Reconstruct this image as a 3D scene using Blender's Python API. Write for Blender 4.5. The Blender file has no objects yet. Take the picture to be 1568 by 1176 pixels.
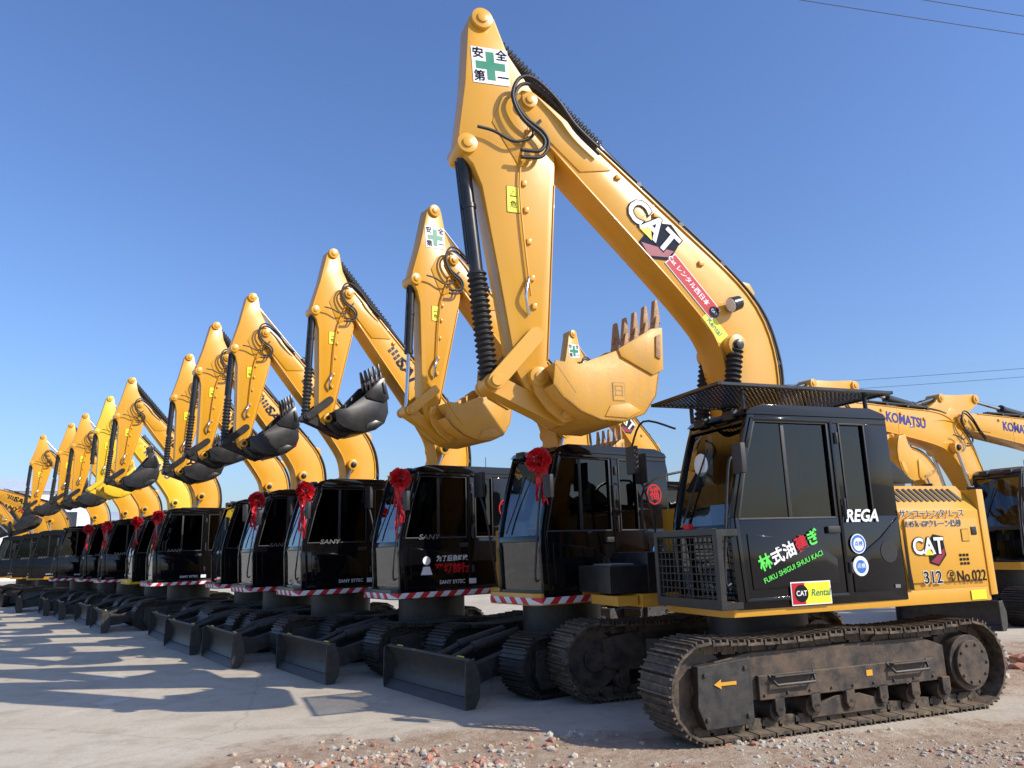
import bpy, bmesh, math, random
from mathutils import Vector, Matrix, Quaternion
random.seed(7)
scene=bpy.context.scene
COL=scene.collection
# ------------------------------------------------------------ materials
def mat(name,col,rough=0.5,metal=0.0,var=0.12,vscale=3.0,dust=0.0,dustcol=(0.36,0.30,0.22),bump=0.0,bscale=60,coat=0.0,spec=0.5,streak=0.0):
    m=bpy.data.materials.new(name); m.use_nodes=True
    nt=m.node_tree; N=nt.nodes; L=nt.links; b=N['Principled BSDF']
    b.inputs['Roughness'].default_value=rough; b.inputs['Metallic'].default_value=metal
    b.inputs['Coat Weight'].default_value=coat; b.inputs['Coat Roughness'].default_value=0.06
    b.inputs['Specular IOR Level'].default_value=spec
    tc=N.new('ShaderNodeTexCoord')
    n1=N.new('ShaderNodeTexNoise'); n1.inputs['Scale'].default_value=vscale; n1.inputs['Detail'].default_value=6
    L.new(tc.outputs['Object'],n1.inputs['Vector'])
    mx=N.new('ShaderNodeMixRGB'); L.new(n1.outputs['Fac'],mx.inputs['Fac'])
    mx.inputs[1].default_value=(*[c*(1-var) for c in col],1); mx.inputs[2].default_value=(*[min(1,c*(1+var)) for c in col],1)
    out=mx.outputs[0]
    if streak>0:
        mp=N.new('ShaderNodeMapping'); mp.inputs['Scale'].default_value=(9,9,.9); L.new(tc.outputs['Object'],mp.inputs[0])
        ns=N.new('ShaderNodeTexNoise'); ns.inputs['Scale'].default_value=1.0; ns.inputs['Detail'].default_value=8; ns.inputs['Roughness'].default_value=.7; L.new(mp.outputs[0],ns.inputs['Vector'])
        rs=N.new('ShaderNodeValToRGB'); rs.color_ramp.elements[0].position=.5; rs.color_ramp.elements[1].position=.78; L.new(ns.outputs['Fac'],rs.inputs[0])
        ms=N.new('ShaderNodeMath'); ms.operation='MULTIPLY'; ms.inputs[1].default_value=streak; L.new(rs.outputs[0],ms.inputs[0])
        m4=N.new('ShaderNodeMixRGB'); L.new(ms.outputs[0],m4.inputs[0]); L.new(out,m4.inputs[1]); m4.inputs[2].default_value=(.30,.17,.06,1); out=m4.outputs[0]
    if dust>0:
        n2=N.new('ShaderNodeTexNoise'); n2.inputs['Scale'].default_value=vscale*2.3; n2.inputs['Detail'].default_value=9; n2.inputs['Roughness'].default_value=0.68
        L.new(tc.outputs['Object'],n2.inputs['Vector'])
        r=N.new('ShaderNodeValToRGB'); r.color_ramp.elements[0].position=0.38; r.color_ramp.elements[1].position=0.72
        L.new(n2.outputs['Fac'],r.inputs[0])
        mu=N.new('ShaderNodeMath'); mu.operation='MULTIPLY'; mu.inputs[1].default_value=dust
        L.new(r.outputs[0],mu.inputs[0]); fac=mu.outputs[0]
        ge=N.new('ShaderNodeNewGeometry'); sp=N.new('ShaderNodeSeparateXYZ'); L.new(ge.outputs['Normal'],sp.inputs[0])
        mxx=N.new('ShaderNodeMath'); mxx.operation='MAXIMUM'; L.new(sp.outputs['Z'],mxx.inputs[0]); mxx.inputs[1].default_value=0
        ma=N.new('ShaderNodeMath'); ma.operation='MULTIPLY_ADD'; ma.use_clamp=True
        L.new(mxx.outputs[0],ma.inputs[0]); ma.inputs[1].default_value=dust*0.5; L.new(fac,ma.inputs[2]); fac=ma.outputs[0]
        m2=N.new('ShaderNodeMixRGB'); L.new(fac,m2.inputs['Fac']); L.new(out,m2.inputs[1]); m2.inputs[2].default_value=(*dustcol,1); out=m2.outputs[0]
        mr2=N.new('ShaderNodeMapRange'); L.new(fac,mr2.inputs[0]); mr2.inputs[3].default_value=rough; mr2.inputs[4].default_value=0.9
        L.new(mr2.outputs[0],b.inputs['Roughness'])
    else:
        mr2=N.new('ShaderNodeMapRange'); L.new(n1.outputs['Fac'],mr2.inputs[0]); mr2.inputs[1].default_value=.3; mr2.inputs[2].default_value=.7
        mr2.inputs[3].default_value=max(0.02,rough*0.8); mr2.inputs[4].default_value=min(1,rough*1.25); L.new(mr2.outputs[0],b.inputs['Roughness'])
    L.new(out,b.inputs['Base Color'])
    if bump>0:
        n3=N.new('ShaderNodeTexNoise'); n3.inputs['Scale'].default_value=bscale; n3.inputs['Detail'].default_value=5; L.new(tc.outputs['Object'],n3.inputs['Vector'])
        bp=N.new('ShaderNodeBump'); bp.inputs['Strength'].default_value=bump; bp.inputs['Distance'].default_value=0.01; L.new(n3.outputs['Fac'],bp.inputs['Height']); L.new(bp.outputs[0],b.inputs['Normal'])
    return m
YC=mat('paint_warm_yellow',(0.68,0.335,0.028),0.30,var=0.08,vscale=1.5,dust=0.09,dustcol=(.50,.34,.15),coat=.15,streak=.14)
YB=mat('bucket_yellow_worn',(0.66,0.325,0.032),0.42,var=0.10,vscale=3,dust=0.34,dustcol=(.42,.25,.11),bump=.12,bscale=30,streak=.3)
YS=mat('paint_orange_yellow',(0.72,0.335,0.016),0.30,var=0.08,vscale=1.5,dust=0.09,dustcol=(.50,.34,.15),coat=.15,streak=.14)
YK=mat('paint_bright_yellow',(0.78,0.50,0.015),0.32,var=0.06,vscale=1.5,dust=0.12,dustcol=(.6,.5,.3),coat=.15,streak=.1)
BK=mat('gloss_black_paint',(0.004,0.004,0.005),0.06,var=0.3,coat=.0,spec=.42)
BM=mat('satin_black_paint',(0.012,0.012,0.014),0.30,var=0.3,dust=0.06)
BD=mat('dusty_black_paint',(0.020,0.019,0.019),0.45,var=0.3,vscale=4,dust=0.24,dustcol=(.20,.16,.12),bump=.15)
TR=mat('track_steel',(0.032,0.027,0.023),0.5,metal=.3,var=0.35,vscale=5,dust=0.72,dustcol=(.29,.21,.135),bump=.3)
TRD=mat('track_steel_dark',(0.022,0.021,0.021),0.42,metal=.3,var=0.35,vscale=5,dust=0.36,dustcol=(.19,.145,.10),bump=.3)
FRM=mat('undercarriage_paint',(0.024,0.020,0.018),0.5,var=0.3,vscale=2.5,dust=0.75,dustcol=(.19,.12,.07),bump=.2)
RB=mat('rubber_black',(0.012,0.012,0.013),0.5,var=0.2,dust=.05)
CHR=mat('chrome_rod',(0.6,0.6,0.6),0.12,metal=1.0,var=.05)
GRY=mat('grey_metal',(0.25,0.25,0.25),0.4,metal=.6,var=.1)
WH=mat('white_vinyl',(0.8,0.8,0.8),0.4,var=.03)
RD=mat('red_vinyl',(0.50,0.012,0.02),0.4,var=.05,spec=.3)
DRD=mat('dark_red_vinyl',(0.25,0.01,0.03),0.4,var=.05)
GRN=mat('green_vinyl',(0.0,0.20,0.10),0.4,var=.05)
LGR=mat('light_green_vinyl',(0.1,0.7,0.08),0.4,var=.05)
YV=mat('yellow_vinyl',(0.85,0.75,0.03),0.4,var=.05)
BLU=mat('blue_vinyl',(0.02,0.15,0.5),0.4,var=.05)
NBL=mat('navy_vinyl',(0.01,0.02,0.2),0.4,var=.05)
RIB=mat('red_satin',(0.62,0.012,0.02),0.35,var=.3,vscale=20)
SEAT=mat('seat_fabric',(0.05,0.05,0.055),0.9,var=.2,bump=.3,bscale=200)
RUST=mat('worn_steel',(0.40,0.23,0.11),0.6,metal=.2,var=.35,vscale=9,dust=.5,dustcol=(.22,.13,.07),bump=.3)
GREYW=mat('plastic_grey',(0.12,0.12,0.125),0.6)
def glass(name,tint,base=.05,rough=0.01):
    m=bpy.data.materials.new(name); m.use_nodes=True; nt=m.node_tree; N=nt.nodes; L=nt.links
    for n in list(N): N.remove(n)
    o=N.new('ShaderNodeOutputMaterial'); t=N.new('ShaderNodeBsdfTransparent'); t.inputs[0].default_value=(*tint,1)
    g=N.new('ShaderNodeBsdfGlossy'); g.inputs['Roughness'].default_value=rough; g.inputs[0].default_value=(.9,.95,1,1)
    f=N.new('ShaderNodeLayerWeight'); p=N.new('ShaderNodeMath'); p.operation='POWER'; p.inputs[1].default_value=3.5; L.new(f.outputs['Facing'],p.inputs[0])
    a=N.new('ShaderNodeMath'); a.operation='MULTIPLY_ADD'; a.inputs[1].default_value=.85; a.inputs[2].default_value=base
    L.new(p.outputs[0],a.inputs[0]); mx=N.new('ShaderNodeMixShader'); L.new(a.outputs[0],mx.inputs[0]); L.new(t.outputs[0],mx.inputs[1]); L.new(g.outputs[0],mx.inputs[2]); L.new(mx.outputs[0],o.inputs[0])
    # slight waviness of tempered panes breaks up the reflections
    tc=N.new('ShaderNodeTexCoord'); nn=N.new('ShaderNodeTexNoise'); nn.inputs['Scale'].default_value=2.2; nn.inputs['Detail'].default_value=1; L.new(tc.outputs['Object'],nn.inputs['Vector'])
    bp=N.new('ShaderNodeBump'); bp.inputs['Strength'].default_value=.25; bp.inputs['Distance'].default_value=.03; L.new(nn.outputs['Fac'],bp.inputs['Height']); L.new(bp.outputs[0],g.inputs['Normal'])
    return m
GL=glass('tinted_glass',(.055,.06,.06),.035); GLC=glass('clear_glass',(.60,.66,.64),.08)
def stripe_mat():
    m=bpy.data.materials.new('red_white_tape'); m.use_nodes=True; nt=m.node_tree; N=nt.nodes; L=nt.links; b=N['Principled BSDF']
    tc=N.new('ShaderNodeTexCoord'); s=N.new('ShaderNodeSeparateXYZ'); L.new(tc.outputs['Object'],s.inputs[0])
    a=N.new('ShaderNodeMath'); a.operation='ADD'; L.new(s.outputs['X'],a.inputs[0]); L.new(s.outputs['Z'],a.inputs[1])
    a2=N.new('ShaderNodeMath'); a2.operation='ADD'; L.new(a.outputs[0],a2.inputs[0]); L.new(s.outputs['Y'],a2.inputs[1])
    mu=N.new('ShaderNodeMath'); mu.operation='MULTIPLY'; L.new(a2.outputs[0],mu.inputs[0]); mu.inputs[1].default_value=4.6
    fr=N.new('ShaderNodeMath'); fr.operation='FRACT'; L.new(mu.outputs[0],fr.inputs[0])
    g=N.new('ShaderNodeMath'); g.operation='GREATER_THAN'; L.new(fr.outputs[0],g.inputs[0]); g.inputs[1].default_value=.5
    mx=N.new('ShaderNodeMixRGB'); L.new(g.outputs[0],mx.inputs[0]); mx.inputs[1].default_value=(.75,.75,.75,1); mx.inputs[2].default_value=(.6,.02,.03,1)
    L.new(mx.outputs[0],b.inputs['Base Color']); b.inputs['Roughness'].default_value=.4
    return m
STR=stripe_mat()
# ------------------------------------------------------------ mesh builder
_txt={}
def text_geo(body,bold,shear):
    k=(body,bold,shear)
    if k in _txt: return _txt[k]
    cu=bpy.data.curves.new('t','FONT'); cu.body=body; cu.size=1; cu.align_x='CENTER'; cu.align_y='CENTER'; cu.offset=bold; cu.shear=shear; cu.resolution_u=3
    o=bpy.data.objects.new('t',cu); COL.objects.link(o); dg=bpy.context.evaluated_depsgraph_get(); dg.update()
    me=o.evaluated_get(dg).to_mesh()
    r=([tuple(v.co) for v in me.vertices],[tuple(p.vertices) for p in me.polygons])
    bpy.data.objects.remove(o); bpy.data.curves.remove(cu); _txt[k]=r; return r
class MB:
    def __init__(s): s.v=[];s.f=[];s.m=[];s.mats=[]
    def add(s,vs,fs,m):
        if m not in s.mats: s.mats.append(m)
        i=s.mats.index(m); o=len(s.v)
        s.v+= [tuple(v) for v in vs]
        for f in fs: s.f.append([o+k for k in f]); s.m.append(i)
    def box(s,c,d,m,R=None):
        c=Vector(c); vs=[]
        for sx in(-.5,.5):
            for sy in(-.5,.5):
                for sz in(-.5,.5):
                    p=Vector((sx*d[0],sy*d[1],sz*d[2])); 
                    if R: p=R@p
                    vs.append(c+p)
        s.add(vs,[(0,1,3,2),(4,6,7,5),(0,4,5,1),(2,3,7,6),(0,2,6,4),(1,5,7,3)],m)
    def bb(s,x0,x1,y0,y1,z0,z1,m): s.box(((x0+x1)/2,(y0+y1)/2,(z0+z1)/2),(abs(x1-x0),abs(y1-y0),abs(z1-z0)),m)
    def prism(s,pts,c0,c1,m,ax='xz'):
        def P(a,b,c): return {'xz':(a,c,b),'yz':(c,a,b),'xy':(a,b,c)}[ax]
        n=len(pts); vs=[P(a,b,c0) for a,b in pts]+[P(a,b,c1) for a,b in pts]
        s.add(vs,[tuple(range(n)),tuple(range(2*n-1,n-1,-1))]+[(i,i+n,(i+1)%n+n,(i+1)%n) for i in range(n)],m)
    def cyl(s,p0,p1,r,m,n=16,r2=None):
        p0=Vector(p0);p1=Vector(p1);d=(p1-p0)
        if d.length<1e-6:return
        q=d.normalized().to_track_quat('Z','Y'); r2=r if r2 is None else r2
        vs=[]
        for p,rr in((p0,r),(p1,r2)):
            for i in range(n):
                a=2*math.pi*i/n; vs.append(p+q@Vector((math.cos(a)*rr,math.sin(a)*rr,0)))
        s.add(vs,[tuple(range(n-1,-1,-1)),tuple(range(n,2*n))]+[(i,(i+1)%n,(i+1)%n+n,i+n) for i in range(n)],m)
    def tube(s,pts,r,m,n=7,smooth=True):
        pts=[Vector(p) for p in pts]
        if smooth and len(pts)>2:
            q=[]
            for i in range(len(pts)-1):
                a=pts[max(i-1,0)];b=pts[i];c=pts[i+1];d=pts[min(i+2,len(pts)-1)]
                for k in range(5):
                    t=k/5; q.append(.5*((2*b)+(c-a)*t+(2*a-5*b+4*c-d)*t*t+(-a+3*b-3*c+d)*t**3))
            q.append(pts[-1]); pts=q
        vs=[];N=len(pts)
        for i,p in enumerate(pts):
            d=(pts[min(i+1,N-1)]-pts[max(i-1,0)]).normalized()
            up=Vector((0,1,0)) if abs(d.y)<.9 else Vector((0,0,1))
            a=d.cross(up).normalized(); b=d.cross(a)
            rr=r[i%len(r)] if isinstance(r,(list,tuple)) else r
            for k in range(n):
                t=2*math.pi*k/n; vs.append(p+a*math.cos(t)*rr+b*math.sin(t)*rr)
        fs=[(i*n+k,i*n+(k+1)%n,(i+1)*n+(k+1)%n,(i+1)*n+k) for i in range(N-1) for k in range(n)]
        fs+=[tuple(range(n)),tuple(range(N*n-1,(N-1)*n-1,-1))]
        s.add(vs,fs,m)
    def bellows(s,p0,p1,r,m,pitch=.055):
        p0=Vector(p0);p1=Vector(p1); k=max(3,int((p1-p0).length/pitch))
        pts=[p0.lerp(p1,i/(2*k)) for i in range(2*k+1)]
        s.tube(pts,[r*.68,r],m,n=14,smooth=False)
    def plate(s,pts,y0,y1,th,m,off=0):
        n=len(pts); of=[];ba=[]
        for i in range(n):
            a=Vector(pts[max(i-1,0)]);b=Vector(pts[min(i+1,n-1)]); d=(b-a).normalized(); of.append((pts[i][0]-d.y*(th+off),pts[i][1]+d.x*(th+off))); ba.append((pts[i][0]-d.y*off,pts[i][1]+d.x*off))
        s.prism(ba+of[::-1],y0,y1,m)
    def text(s,body,c,xd,up,size,m,bold=.02,shear=0,sx=1.0):
        V,F=text_geo(body,bold,shear); c=Vector(c);xd=Vector(xd).normalized();up=Vector(up).normalized()
        s.add([c+xd*(v[0]*size*sx)+up*(v[1]*size) for v in V],F,m)
    def poly(s,pts,c,xd,up,m):
        c=Vector(c);xd=Vector(xd).normalized();up=Vector(up).normalized()
        s.add([c+xd*a+up*b for a,b in pts],[tuple(range(len(pts)))],m)
    def mesh(s,name,bevel=0,seg=2,smooth=True):
        me=bpy.data.meshes.new(name); me.from_pydata(s.v,[],s.f)
        for m in s.mats: me.materials.append(m)
        me.polygons.foreach_set('material_index',s.m); me.update()
        if bevel>=0:
            bm=bmesh.new(); bm.from_mesh(me); bmesh.ops.recalc_face_normals(bm,faces=bm.faces); bm.to_mesh(me); bm.free()
        if bevel>0:
            o=bpy.data.objects.new('t',me); COL.objects.link(o); b=o.modifiers.new('b','BEVEL'); b.width=bevel; b.segments=seg; b.limit_method='ANGLE'; b.angle_limit=math.radians(38)
            dg=bpy.context.evaluated_depsgraph_get(); dg.update(); me2=bpy.data.meshes.new_from_object(o.evaluated_get(dg)); bpy.data.objects.remove(o); bpy.data.meshes.remove(me); me=me2; me.name=name
        if smooth and bevel>=0:
            me.polygons.foreach_set('use_smooth',[True]*len(me.polygons)); me.set_sharp_from_angle(angle=math.radians(32))
        me.update(); return me
def T2(o,ang,s):
    c,sn=math.cos(ang),math.sin(ang)
    return lambda p:(o[0]+s*(p[0]*c-p[1]*sn),o[1]+s*(p[0]*sn+p[1]*c))
def circ(r,n=20,c=(0,0)): return [(c[0]+r*math.cos(2*math.pi*i/n),c[1]+r*math.sin(2*math.pi*i/n)) for i in range(n)]
# ------------------------------------------------------------ undercarriage
def track(yc,w,xf,xr,h,pitch,mt):
    R=h/2; b=MB(); L=xf-xr; per=2*L+2*math.pi*R; n=int(round(per/pitch)); p_=per/n
    def at(d):
        d%=per
        if d<L: return Vector((xr+d,0)),Vector((1,0)),Vector((0,-1))
        d-=L
        if d<math.pi*R:
            a=-math.pi/2+d/R; nn=Vector((math.cos(a),math.sin(a))); return Vector((xf,R))+nn*R,Vector((-nn.y,nn.x)),nn
        d-=math.pi*R
        if d<L:
            sag=.035*abs(math.sin(d/L*math.pi*2)); return Vector((xf-d,2*R-sag)),Vector((-1,0)),Vector((0,1))
        d-=L; a=math.pi/2+d/R; nn=Vector((math.cos(a),math.sin(a))); return Vector((xr,R))+nn*R,Vector((-nn.y,nn.x)),nn
    for i in range(n):
        p,t,nn=at(i*p_+.03); g=.024
        R3=Matrix(((t.x,0,nn.x),(0,1,0),(t.y,0,nn.y)))
        def B(off,al,sz,yy=0):
            q=p+nn*off+t*al; b.box((q.x,yc+yy,q.y),sz,mt,R3)
        B(-g-.012,0,(p_*.90,w,.022))
        for al in(-.38,0,.38): B(-g*.5,al*p_,(.016,w*.99,g))
        for yy in(-.075,.075):
            B(-g-.065,0,(p_*.78,.035,.085),yy)
        B(-g-.07,p_*.45,(.04,.2,.045))
    return b.mesh('track',0)
def undercarriage(c):
    b=MB(); G=c['gauge']/2; w=c['shoe']; h=c['th']; xf=c['txf'];xr=c['txr']; R=h/2; m=c['frm']
    for sd in(1,-1):
        yc=G*sd; yo=yc+sd*w*.42; yi=yc-sd*w*.40
        lo=.30*h/.84; hi=.66*h/.84
        b.prism([(xr+.28,lo),(xf-.28,lo),(xf-.1,lo+.06),(xf-.1,hi-.02),(xf-.45,hi+.03),(xr+.55,hi+.03),(xr+.28,hi-.06)],yi+.05*sd,yo-.06*sd,m)
        b.prism([(xr+.45,lo+.0),(xf-.5,lo+.0),(xf-.5,lo+.20*h/.84),(xr+.45,lo+.20*h/.84)],yo-.061*sd,yo-.02*sd,m)
        b.prism([(yo-.06*sd,hi-.02),(yi+.05*sd,hi+.09),(yi+.05*sd,hi-.05)],xr+.6,xf-.55,m,'yz')
        b.prism([(xf-.42,.13*h/.84),(xf+.05,.12*h/.84),(xf+.12,.3*h/.84),(xf+.1,.62*h/.84),(xf-.42,.66*h/.84)],yo-.10*sd,yo-.005*sd,BD)
        for (bx,bz) in((-.36,.2),(-.36,.58),(.04,.2),(.04,.55)): b.cyl((xf+bx,yo-.02*sd,bz*h/.84),(xf+bx,yo+.012*sd,bz*h/.84),.02,BD,6)
        b.cyl((xf,yc-.09,R),(xf,yc+.09,R),R-.11,m,28); b.cyl((xf,yc-.13,R),(xf,yc+.13,R),.12,m,20)
        pts=[]
        for i in range(42):
            a=2*math.pi*i/42; r=(R-.10)+(.04 if i%2 else 0); pts.append((xr+r*math.cos(a),R+r*math.sin(a)))
        b.prism(pts,yc-.035,yc+.035,m)
        b.cyl((xr,yi,R),(xr,yo-.03*sd,R),R*.62,m,28); b.cyl((xr,yo-.03*sd,R),(xr,yo+.01*sd,R),R*.5,m,28)
        for i in range(10):
            a=2*math.pi*i/10; b.cyl((xr+R*.42*math.cos(a),yo,R+R*.42*math.sin(a)),(xr+R*.42*math.cos(a),yo+.025*sd,R+R*.42*math.sin(a)),.016,m,6)
        nr=c['nroll']
        for i in range(nr):
            x=xr+.34+(xf-xr-.66)*i/(nr-1); z=.19*h/.84
            b.cyl((x,yc-.15,z),(x,yc+.15,z),.085*h/.84,m,18); b.cyl((x,yc-.19,z),(x,yc+.19,z),.04,m,12)
            b.bb(x-.05,x+.05,yc-.19,yc-.15,z,lo+.02,m); b.bb(x-.05,x+.05,yc+.15,yc+.19,z,lo+.02,m)
        b.prism([(-.45,.1*h/.84),(.4,.1*h/.84),(.32,.2*h/.84),(.12,.26*h/.84),(-.15,.26*h/.84),(-.35,.2*h/.84)],yo-.10*sd,yo-.06*sd,m)
        for x in(xr+(xf-xr)*.36,xr+(xf-xr)*.72):
            b.cyl((x,yc-.12,h-.16),(x,yc+.12,h-.16),.06,m,16); b.bb(x-.06,x+.06,yi+.05*sd,yc-.1*sd,hi,h-.13,m)
        for x in(.62,-.72):
            x*=h/.84
            pp=[(x-.24,yo-.03*sd,lo+.2*h/.84),(x-.20,yo+.035*sd,lo+.12*h/.84),(x+.20,yo+.035*sd,lo+.12*h/.84),(x+.24,yo-.03*sd,lo+.2*h/.84)]
            b.tube(pp,.015,BD,6,False)
            b.box((x,yo+.01*sd,lo+.19*h/.84),(.44,.07,.015),BD)
        for i in range(9):
            x=xr+.5+(xf-xr-1.05)*i/8; b.cyl((x,yo-.02*sd,lo+.04),(x,yo-.005*sd,lo+.04),.014,m,6)
    for sx in(1,-1):
        for sy in(1,-1):
            a=Vector((.25*sx,.25*sy)); e=Vector((.75*sx,(G-.1)*sy)); d=(e-a).normalized(); n=Vector((-d.y,d.x))*.14
            b.prism([tuple(a+n),tuple(e+n),tuple(e-n),tuple(a-n)],.35*h/.84,.62*h/.84,BD,'xy')
    b.prism(circ(.55,28),.4*h/.84,.68*h/.84,BD,'xy'); b.prism(circ(.5,28),.68*h/.84,c['z0'],BD,'xy')
    for i in range(24):
        a=2*math.pi*i/24; b.cyl((.53*math.cos(a),.53*math.sin(a),.66*h/.84),(.53*math.cos(a),.53*math.sin(a),.71*h/.84),.015,BD,6)
    return b.mesh('undercarriage_frame',.008,1)
def blade(c):
    b=MB(); x=c['bx']; W=c['bw']/2
    pts=[(x+.06,.02),(x-.01,.10),(x-.045,.22),(x-.03,.36),(x+.05,.48)]
    b.plate(pts,-W,W,.035,BD); b.prism([(x+.09,0),(x+.04,.0),(x-.02,.1),(x+.02,.1)],-W,W,BD)
    for sd in(1,-1):
        b.prism([(x+.09,0),(x+.1,.1),(x+.09,.47),(x-.02,.5),(x-.10,.3),(x-.08,.1),(x-.02,0)],W*sd,(W+.02)*sd,BD)
        y=.42*sd
        b.prism([(x-.04,.12),(x-.04,.42),(x-.35,.36),(.75,.56),(.75,.38),(x-.35,.14)],y-.07,y+.07,BD)
        b.cyl((x-.06,.16*sd,.34),(x-.5,.16*sd,.5),.04,BD,12); b.cyl((x-.5,.16*sd,.5),(.8,.16*sd,.62),.06,BD,14)
        b.bb(x-.02,x+.01,(W-.3)*sd,(W-.18)*sd,.46,.5,YV)
    b.bb(x-.09,x-.05,-W*.96,W*.96,.14,.2,BD); b.bb(x-.07,x-.03,-W*.96,W*.96,.36,.42,BD)
    return b.mesh('dozer_blade',.006,1)
# ------------------------------------------------------------ cab
def cab(c):
    b=MB(); g=MB(); gi=MB(); I=MB(); x1=c['cx1'];x0=c['cx0'];yo=c['cyo'];yi=c['cyi'];zb=c['z0']+.06;zt=c['zt'];H=zt-zb; zw=zb+c.get('wl',.43)*H; m=c['cabm']; t=.05
    sl=c.get('slope',.30)
    def fx(z):
        k=(z-zb)/H
        if k<.36: return x1+.03*k/.36
        return x1+.03-sl*((k-.36)/.64)**1.25
    zr=zt-.10
    def strip(za,zb2,xa_off,w,y0,y1,mm=m,steps=6):
        L=[];Rr=[]
        for i in range(steps+1):
            z=za+(zb2-za)*i/steps; L.append((fx(z)-xa_off,z)); Rr.append((fx(z)-xa_off-w,z))
        b.prism(L+Rr[::-1],y0,y1,mm)
    wins=c['wins']
    for (ya,yb) in((yo-t,yo),(yi,yi+t)):
        lo=[(fx(zb+(zw-zb)*i/4),zb+(zw-zb)*i/4) for i in range(5)]
        b.prism([(x0,zb)]+lo+[(x0,zw)],ya,yb,m)
        strip(zw,zr,0,.085,ya,yb)
        top=zr-.06
        b.prism([(fx(top)-.085,top),(fx(zr)-.085,zr),(x0,zr),(x0,top)],ya,yb,m)
        ws=wins
        for i,wv in enumerate(ws):
            nx=ws[i+1][0] if i+1<len(ws) else x0
            b.bb(nx,wv[1],ya,yb,zw,top,m)
            gy=(yo-.022) if yb==yo else (yi+.022)
            if wv[0] is None:
                P=[(wv[1],zw),(fx(zw)-.08,zw),(fx((zw+top)/2)-.08,(zw+top)/2),(fx(top)-.08,top),(wv[1],top)]
            else: P=[(wv[1],zw),(wv[0],zw),(wv[0],top),(wv[1],top)]
            g.add([(a,gy,z) for a,z in P],[tuple(range(len(P)))],GL)
    def ring(P,w,y0,y1,mm):
        Q=[]
        n=len(P)
        for i in range(n):
            a=Vector(P[i-1]);p=Vector(P[i]);q=Vector(P[(i+1)%n]); d1=(p-a).normalized();d2=(q-p).normalized(); n1=Vector((-d1.y,d1.x));n2=Vector((-d2.y,d2.x)); k=n1+n2; k=k/(k.length_squared/2) if k.length>1e-4 else n1
            o=p+k*w
            Q.append((o.x,o.y))
        for i in range(n):
            j=(i+1)%n; b.prism([P[i],P[j],Q[j],Q[i]],y0,y1,mm)
    w0=wins[0]; dr=w0[1]-.07
    zl=zb+.06
    dP=[(dr,zl),(x1-.07,zl),(fx(zw)-.035,zw),(fx(zr-.3)-.035,zr-.3),(fx(zr-.03)-.04,zr-.025),(dr,zr-.025)]
    ring(dP,.035,yo,yo+.012,m)
    ring([(w0[1]-.01,zw-.02),(fx(zw)-.07,zw-.02),(fx(zw+.5)-.07,zw+.5),(fx(zr-.05)-.075,zr-.055),(w0[1]-.01,zr-.055)],.018,yo,yo+.008,RB)
    if len(wins)>1:
        w1=wins[1]; ring([(w1[1]-.01,zw-.02),(w1[0]+.01,zw-.02),(w1[0]+.01,zr-.055),(w1[1]-.01,zr-.055)],.018,yo,yo+.008,RB)
    xm=(w0[1]+x1-.15)/2; b.bb(xm-.02,xm+.02,yo-.035,yo-.012,zw,zr-.06,RB)
    b.prism([(dr+.12,zl+.12),(x1-.16,zl+.10),(x1-.14,zw-.14),(dr+.35,zw-.22),(dr+.12,zw-.38)],yo,yo+.012,m)
    b.bb(dr+.06,dr+.2,yo,yo+.03,zw-.15,zw-.09,RB)
    if c['big']:
        b.prism([(x0+.02,zl+.03),(dr-.05,zl+.03),(dr-.05,zw-.42),(x0+.25,zw-.2),(x0+.02,zw-.02)],yo,yo+.010,m)
    for z in(zl+.25,zw+.05,zr-.2): b.cyl((dr-.02,yo+.015,z-.05),(dr-.02,yo+.015,z+.05),.022,RB,10)
    b.cyl((dr-.02,yo+.03,zw-.03),(dr-.02,yo+.03,zw+.16),.014,RB,8)
    for (za,zc) in((zb,zb+.10),(zb+.36*H,zb+.40*H),(zr-.07,zr+.01)):
        b.prism([(fx(za),za),(fx(zc),zc),(fx(zc)-.06,zc),(fx(za)-.06,za)],yi+t,yo-t,m)
    for (za,zc,n) in((zb+.10,zb+.36*H,1),(zb+.40*H,zr-.07,5)):
        for i in range(n):
            a=za+(zc-za)*i/n;d=za+(zc-za)*(i+1)/n
            gi.add([(fx(a)-.03,yi+t,a),(fx(a)-.03,yo-t,a),(fx(d)-.03,yo-t,d),(fx(d)-.03,yi+t,d)],[(0,1,2,3)],GLC)
    b.tube([(fx(zb+.42*H)+.01,yi+.2,zb+.42*H),(fx(zb+.8*H)+.015,yi+.42,zb+.8*H)],.010,RB,6,False)
    b.bb(x0,x0+t,yi+t,yo-t,zb,zw,m); b.bb(x0,x0+t,yi+t,yo-t,zr-.08,zr,m); g.add([(x0+.02,yi+t,zw),(x0+.02,yo-t,zw),(x0+.02,yo-t,zr-.08),(x0+.02,yi+t,zr-.08)],[(0,1,2,3)],GL)
    b.prism([(fx(zr)+.03,zr),(fx(zr)-.03,zr+.055),(fx(zr)-.18,zt-.005),(x0+.2,zt),(x0+.03,zr+.05),(x0-.01,zr)],yi-.01,yo+.012,m)
    b.bb(x0+.35,fx(zr)-.35,yi+.15,yo-.15,zt-.004,zt+.02,m)
    b.bb(x0+t,x1-.03,yi+t,yo-t,zb,zb+.05,BM)
    yc=(yi+yo)/2; xs=x1-1.0
    I.box((xs,yc,zb+.38),(.5,.48,.14),SEAT); I.box((xs-.25,yc,zb+.72),(.13,.46,.62),SEAT,Matrix.Rotation(-.15,3,'Y')); I.box((xs-.31,yc,zb+1.12),(.09,.26,.2),SEAT)
    I.box((xs,yc,zb+.2),(.4,.4,.25),RB)
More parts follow.
